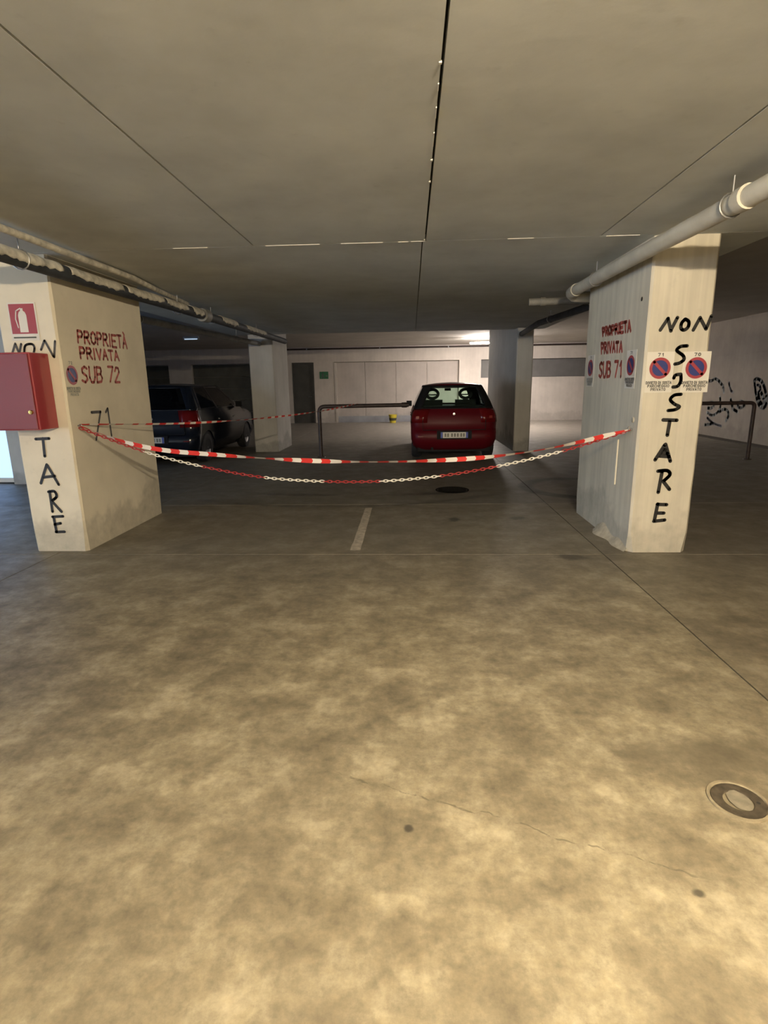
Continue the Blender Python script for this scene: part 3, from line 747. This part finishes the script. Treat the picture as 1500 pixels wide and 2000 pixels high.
# chain of plastic links, red and white lengths
ch = empty('barrier_chain', (0, 4.82, .62)); tag(ch, 'sagging red and white plastic chain hung between the near pillars', 'chain')
cp = [A+Vector((0, 0, -.02))]+[P(u, v, 1, 4.82) for u, v in ((285, 883), (395, 911), (512, 932), (628, 940), (740, 940), (857, 930), (975, 910), (1095, 882), (1190, 853))]+[B+Vector((0, 0, -.005))]
pts = resample(smoothpath(cp, 12), .036)
def linkmesh(mb, p, t, flip):
    up = Vector((0, 0, 1)); s_ = t.cross(up).normalized(); u_ = s_.cross(t)
    w_ = s_ if flip else u_
    ring = []
    for j in range(10):
        a = 2*math.pi*j/10; ring.append(p+t*.025*math.cos(a)+w_*.0105*math.sin(a))
    mb.tube(ring, .0042, 5, closed=True)
bounds = [P(u, 900, 1, 4.82).x for u in (285, 395, 512, 628, 740, 857, 975, 1095)]
segs = {}
for i in range(len(pts)-1):
    p = (pts[i]+pts[i+1])/2; k = sum(p.x > b for b in bounds)
    linkmesh(segs.setdefault(k, MB()), p, (pts[i+1]-pts[i]).normalized(), i % 2)
for k, m in segs.items(): tag(child('chain_length', m, 'chain_white' if k % 2 else 'chain_red', ch, 60), 'white links' if k % 2 else 'red links')
for nm, c, s_ in (('eye_hook', A, 1), ('eye_hook', B, -1)):
    h = empty(nm, c); tag(h, 'small steel hook holding chain and tape on the ' + ('left' if s_ > 0 else 'right')+' near pillar', 'hook', 'pillar hooks')
    m = MB().tube([c-Vector((.012*s_, 0, 0))+Vector((0, 0, 0)), c+Vector((.004*s_, 0, 0))], .006, 8)
    child('shank', m, 'metal_grey', h, 40)
    child('eye', MB().tube([c+Vector((.012*s_+.012*math.cos(a), 0, .012*math.sin(a))) for a in [2*math.pi*k/12 for k in range(12)]], .004, 6, closed=True), 'metal_grey', h, 40)

# ------------------------------------------------------------------ graffiti on the right wall
zg = zm(1370, 700, 9.09)
gr = [('graffiti_blue', [(120,400),(190,395),(240,360),(300,390),(350,450),(385,500),(400,600)]), ('graffiti_dark', [(490,430),(520,560),(560,600)]),
      ('graffiti_blue', [(110,880),(180,880),(225,830),(200,780),(130,790)]), ('graffiti_blue', [(330,690),(340,820),(310,930),(200,1010),(100,960)]),
      ('graffiti_blue', [(320,950),(400,900),(470,940),(480,1020),(435,1110)]), ('graffiti_dark', [(100,1050),(160,1110),(230,1160),(350,1200)]),
      ('graffiti_blue', [(60,1180),(140,1170),(220,1150)]), ('graffiti_blue', [(520,720),(540,820),(570,900),(640,950)]),
      ('graffiti_blue', [(640,840),(700,760),(770,820),(690,880),(640,840)]),
      ('graffiti_blue', [(940,390),(990,360),(1070,410),(1120,520),(1150,650),(1160,780),(1110,880),(1040,850),(990,740),(960,560),(940,390)]),
      ('graffiti_dark', [(990,470),(1040,490),(1050,560),(1010,590)]), ('graffiti_blue', [(1060,600),(1100,700),(1130,800)]), ('graffiti_blue', [(1010,620),(1040,760),(1090,830)])]
for mt, st in gr:
    pts_ = smoothpath([P(*zg(x, y), 0, X1) for x, y in st], 4)
    child('graffiti_stroke', MB().stroke(pts_, .085 if mt == 'graffiti_blue' else .07, (-1, 0, 0), .003), mt, wr)

# ------------------------------------------------------------------ exit sign, bucket
ex = empty('exit_sign', (-3.38, YF-.01, 1.82)); tag(ex, 'small green exit sign on the end wall beside the dark door', 'sign')
boxo('plate', (-3.55, YF-.014, 1.69), (-3.21, YF-.002, 1.96), 'exit_green', ex)
mb = MB(); y_ = YF-.014
mb.disc((-3.42, y_-.002, 1.90), (1, 0, 0), (0, 0, 1), .022, 12)
mb.stroke([(-3.42, y_, 1.87), (-3.43, y_, 1.80), (-3.47, y_, 1.73)], .026, NF); mb.stroke([(-3.43, y_, 1.80), (-3.39, y_, 1.77), (-3.40, y_, 1.72)], .022, NF)
mb.stroke([(-3.47, y_, 1.83), (-3.42, y_, 1.86), (-3.375, y_, 1.83)], .016, NF); mb.stroke([(-3.42, y_, 1.90), (-3.42, y_, 1.86)], .02, NF); child('running_figure', mb, 'vent_grey', ex); mb = MB(); mb.stroke([(-3.32, y_, 1.80), (-3.25, y_, 1.80)], .018, NF); mb.stroke([(-3.28, y_, 1.83), (-3.245, y_, 1.80), (-3.28, y_, 1.77)], .018, NF)
child('arrow', mb, 'vent_grey', ex)
bk = empty('bucket', (-.72, 21.3, 0)); tag(bk, 'small yellow bucket on the floor against the end wall', 'bucket')
child('body', MB().lathe([(0, .005), (.11, .005), (.115, 0), (.155, .30), (.165, .30), (.160, .315), (.148, .31), (.105, .02), (0, .02)], 2, 24, (-.72, 21.3, 0)), 'bucket_yellow', bk, 40)
child('band', MB().lathe([(.130, .09), (.134, .09), (.147, .19), (.143, .19)], 2, 24, (-.72, 21.3, 0)), 'bucket_dark', bk, 40)
child('handle', MB().tube([(-.72+.158*math.cos(a), 21.3-.06*math.sin(a), .29-.10*math.sin(a)) for a in [math.pi*k/12 for k in range(13)]], .005, 6), 'metal_grey', bk, 40)

# ------------------------------------------------------------------ cars
def make_car(loc, rz, L, W, H, paint, label, belt=.98, glassm='car_glass', framem=None):
    root = empty('car', loc, rz); tag(root, label, 'car')
    k = W/1.66; NR, NC, NS = 12, 6, 44
    def outline(yr, yf, hw, z, rr=.22, rf=.42):
        o = []
        for i in range(NR): t = i/NR; x = -hw+rr+(2*hw-2*rr)*t; o.append((x, yr-.0+.05*(abs(x)/hw)**2, z))
        yq = yr+.05*((hw-rr)/hw)**2
        for i in range(NC): a = math.pi/2*i/NC; o.append((hw-rr+rr*math.sin(a), yq+rr*(1-math.cos(a)), z))
        for i in range(NS): t = i/NS; o.append((hw, yq+rr+(yf-rf-yq-rr)*t, z))
        for i in range(NC): a = math.pi/2*i/NC; o.append((hw-rf+rf*math.cos(a), yf-rf+rf*math.sin(a), z))
        for i in range(NR): t = i/NR; o.append((hw-rf-(2*hw-2*rf)*t, yf, z))
        for i in range(NC): a = math.pi/2*i/NC; o.append((-hw+rf-rf*math.sin(a), yf-rf+rf*math.cos(a), z))
        for i in range(NS): t = i/NS; o.append((-hw, yf-rf-(yf-rf-yq-rr)*t, z))
        for i in range(NC): a = math.pi/2*i/NC; o.append((-hw+rr-rr*math.cos(a), yq+rr*(1-math.sin(a)), z))
        return o
    NP = 2*NR+4*NC+2*NS; s1 = NR+NC; f1 = s1+NS+NC; s2 = f1+NR+NC
    lv = [(.20, .14, L-.20, .72), (.27, .05, L-.06, .785), (.40, .0, L, .825), (.53, 0, L, .83), (.575, .035, L-.02, .83), (.60, .06, L-.04, .83),
          (.72, .075, L-.05, .835), (.84, .10, L-.06, .825), (.93, .135, L-.07, .80), (belt, .17, L-.08, .775)]
    wy = (.66, L-.82); WR = .285; AR = .34
    cowl = L-1.12
    def hood(y): return belt if y < cowl else belt-.05-(belt-.05-.70)*((y-cowl)/(L-.05-cowl))**1.6 if y > cowl+.01 else belt
    rings = []
    for (z, yr, yf, hw) in lv:
        o = []
        for (x, y, zz) in outline(yr, yf, hw*k, z):
            zz = min(zz, max(hood(y), .2))
            if abs(x) > .6*k:
                for yw in wy:
                    d = abs(y-yw)
                    if d < AR: zz = max(zz, .285+math.sqrt(AR*AR-d*d)*1.0)
            o.append((x, y, zz))
        rings.append(o)
    allv = [p for r_ in rings for p in r_]
    def faces(sel):
        f = []
        for a in range(len(lv)-1):
            for i in range(NP):
                if sel(a, i): f.append((a*NP+i, a*NP+(i+1) % NP, (a+1)*NP+(i+1) % NP, (a+1)*NP+i))
        return f
    isrear = lambda i: i < NR+NC+5 or i >= NP-NC-5
    isfront = lambda i: f1-NC-3 <= i < f1+NR+NC+3
    bump = lambda a, i: a < 4 and (isrear(i) or isfront(i))
    lamp = lambda a, i: 6 <= a <= 8 and (NR-1 <= i < NR+NC-1 or i >= NP-NC+1 or i < 1)
    body = MB().add(allv, faces(lambda a, i: not bump(a, i) and not lamp(a, i)))
    # hood / shelf cap at the belt line
    top = rings[-1]; nc = 8
    def cap(mb, ring, crown, mi=0, ysel=None, front=0):
        rows = []
        for j in range(NS+1):
            r_ = ring[s1+j] if s1+j < NP else ring[0]; l_ = ring[(s2+NS-j) % NP]
            rows.append((l_, r_))
        # corners + rear / front edges as extra rows
        rear = []
        for j in range(NC): rear.append((ring[(NP-NC+NC-1-j+0) % NP] if False else ring[(NP-1-j) % NP], ring[NR+j]))
        fr = [(ring[(s2-1-j) % NP], ring[s1+NS+1+j]) for j in range(NC)]
        rows = rear+rows+fr
        vs = []; n = len(rows)
        for q_, (l_, r_) in enumerate(rows):
            l_, r_ = Vector(l_), Vector(r_); e = math.sin(math.pi*min(1, max(0, q_/(n-1))))**.35 if crown else 0
            for c in range(nc+1):
                t = c/nc; p = l_.lerp(r_, t); p.z += crown*(1-(2*t-1)**2)*e; vs.append(tuple(p))
        fs = []
        for a in range(n-1):
            if ysel and not ysel(rows[a][0][1]): continue
            for c in range(nc): fs.append((a*(nc+1)+c, a*(nc+1)+c+1, (a+1)*(nc+1)+c+1, (a+1)*(nc+1)+c))
        mb.add(vs, fs, mi)
    capm = MB(); cap(capm, top, .035, 0, lambda y: y > cowl-.05)
    bo = body.build('body', paint, root, 40)
    capm.build('bonnet', paint, root, 40)
    shelf = MB(); cap(shelf, top, 0, 0, lambda y: y <= cowl-.05); shelf.build('cabin_shelf', 'seat_fabric', root)
    MB().add(allv, faces(lambda a, i: a < 4 and isrear(i))).build('rear_bumper', paint, root, 40)
    MB().add(allv, faces(lambda a, i: a < 4 and isfront(i))).build('front_bumper', paint, root, 40)
    for sg in (0, 1):
        mb = MB().add(allv, faces(lambda a, i: lamp(a, i) and ((NR-1 <= i < NR+NC-1) if sg else (i >= NP-NC+1 or i < 1))))
        t = mb.build('tail_lamp', 'lamp_red', root, 40); md = t.modifiers.new('thickness', 'SOLIDIFY'); md.thickness = .012; md.offset = 1
        x = (.70 if sg else -.70)*k
        MB().box((x-.03, .115, .80), (x+.03, .15, .85)).build('bulb_lens', 'lamp_orange', t)
        MB().box((x*.9-.06, -.005+.03, .455), (x*.9+.06, .03+.03, .475)).build('reflector', 'lamp_red', root)
    MB().box((-.70*k, .20, .17), (.70*k, L-.20, .26)).build('underbody', 'trim_black', root)
    for s_ in (-1, 1):
        for yw in wy: MB().box((s_*.80*k if s_ < 0 else .50*k, yw-.34, .24), (-.50*k if s_ < 0 else .80*k, yw+.34, .60)).build('wheel_housing', 'trim_black', root)
    # greenhouse
    gl = [0, .07, .3, .55, .78, .92, 1]
    Hs = H-.055
    def gring(t):
        e = t**1.15
        return outline(.17+(.20)*t+.10*t*t, cowl+.03-.74*t, (.775-.20*e)*k, belt+(Hs-belt)*t, .16, .20)
    gr_ = [gring(t) for t in gl]; gv = [p for r_ in gr_ for p in r_]
    def gf(sel):
        return [(a*NP+i, a*NP+(i+1) % NP, (a+1)*NP+(i+1) % NP, (a+1)*NP+i) for a in range(len(gl)-1) for i in range(NP) if sel(a, i)]
    inlev = lambda a: 1 <= a <= 4
    rearg = lambda a, i: inlev(a) and (0 <= i < NR)
    frontg = lambda a, i: inlev(a) and (f1 <= i < f1+NR)
    sideseg = lambda j: (3 <= j < 18) or (20 <= j < 41)
    sr = lambda a, i: inlev(a) and s1 <= i < s1+NS and sideseg(i-s1)
    sl = lambda a, i: inlev(a) and s2 <= i < s2+NS and sideseg(NS-1-(i-s2))
    cab = MB().add(gv, gf(lambda a, i: not (rearg(a, i) or frontg(a, i) or sr(a, i) or sl(a, i))))
    co = cab.build('cabin_frame', framem or paint, root, 40); md = co.modifiers.new('thickness', 'SOLIDIFY'); md.thickness = .03; md.offset = -1
    rf = MB(); cap(rf, gr_[-1], .055); rf.build('roof', paint, root, 40)
    rw = MB().add(gv, gf(rearg)).build('rear_window', glassm, root, 40)
    MB().add(gv, gf(frontg)).build('windscreen', glassm, root, 40)
    for s_ in (sr, sl):
        for (j0, j1) in ((3, 18), (20, 41)):
            sel = (lambda a, i, s_=s_, j0=j0, j1=j1: s_(a, i) and j0 <= ((i-s1) if s_ is sr else NS-1-(i-s2)) < j1)
            MB().add(gv, gf(sel)).build('side_window', 'dark_glass', root, 40)
    MB().tube([(0, .235, belt+.045), (.02, .27, belt+.09), (.30*k, .275, belt+.10)], .008, 6).build('wiper', 'trim_black', rw)
    # hatch seam, handle strip, badge, plate
    sm = MB()
    for s_ in (-1, 1): sm.box((s_*.60*k-.004, .068, .60), (s_*.60*k+.004, .11, .78))
    sm.box((-.60*k, .04, .583), (.60*k, .075, .594)); sm.build('hatch_seam', 'trim_black', root)
    MB().lathe([(0, -.010), (.022, -.008), (.026, .012)], 1, 20, (0, .105, .885)).build('badge', 'chrome', root, 40)
    pm = MB().box((-.26, -.022, .44), (.26, -.008, .55)).build('number_plate', 'plate_white', root)
    MB().box((-.26, -.0235, .44), (-.22, -.022, .55)).build('plate_band', 'plate_blue', pm); MB().box((.22, -.0235, .44), (.26, -.022, .55)).build('plate_band', 'plate_blue', pm)
    for x in (-.17, -.12, -.045, .01, .065, .13, .18): MB().box((x-.016, -.0235, .462), (x+.016, -.022, .528)).build('plate_character', 'plate_mark', pm)
    MB().box((-.33, -.004, .415), (.33, .02, .575)).build('plate_recess', 'trim_black', root)
    MB().box((-.70*k, .17, .16), (.70*k, .22, .32)).build('lower_valance', 'trim_black', root)
    MB().tube([(-.42*k, .05, .23), (-.42*k, .22, .23)], .026, 10).build('exhaust', 'trim_black', root, 40)
    for s_ in (-1, 1):
        MB().box((s_*.81*k-.0, cowl-.42, belt-.02), (s_*.93*k, cowl-.33, belt+.10)).build('mirror', 'trim_black', root)
        for y in (1.35, 2.25): MB().box((s_*.832*k-.012, y, .80), (s_*.832*k+.012, y+.16, .825)).build('door_handle', paint, root)
        for yw in wy:
            wroot = MB().lathe([(.17, -.095), (.24, -.10), (.272, -.085), (.285, -.04), (.285, .04), (.272, .085), (.24, .10), (.17, .095)], 0, 28, (s_*.715*k, yw, .285)).build('tyre', 'rubber', root, 40)
            MB().lathe([(.172, .02*s_), (.165, .085*s_), (.13, .07*s_), (.05, .085*s_), (0, .09*s_)], 0, 20, (s_*.715*k, yw, .285)).build('hubcap', 'rim_silver', wroot, 40)
    # seats
    for sx_ in (-.36*k, .36*k):
        MB().box((sx_-.22, 1.62, .75), (sx_+.22, 1.74, belt+.13)).build('seat_back', 'seat_fabric', root)
        hr = MB().tube([(sx_+.125*math.cos(a), 1.66, belt+.255+.095*math.sin(a)) for a in [2*math.pi*q/20 for q in range(20)]], .032, 8, closed=True)
        hr.box((sx_-.11, 1.645, belt+.225), (sx_+.11, 1.675, belt+.25))
        for e in (-.05, .05): hr.tube([(sx_+e, 1.66, belt+.12), (sx_+e, 1.66, belt+.17)], .007, 6)
        hr.build('headrest', 'seat_fabric', root, 40)
    MB().box((-.60*k, .85, .75), (.60*k, .98, belt+.03)).build('rear_seat_back', 'seat_fabric', root)
    MB().box((-.07, cowl-.60, Hs-.13), (.07, cowl-.58, Hs-.075)).build('interior_mirror', 'trim_black', root)
    return root
make_car((.815, 10.58, 0), 0, 3.80, 1.66, 1.48, 'car_red', 'small dark red hatchback seen from behind, with a pale number plate', framem='trim_black')
make_car((-4.92, 10.15, 0), math.radians(0), 4.10, 1.74, 1.54, 'car_blue', 'dark blue hatchback parked behind the left pillar', 1.03, 'dark_glass')
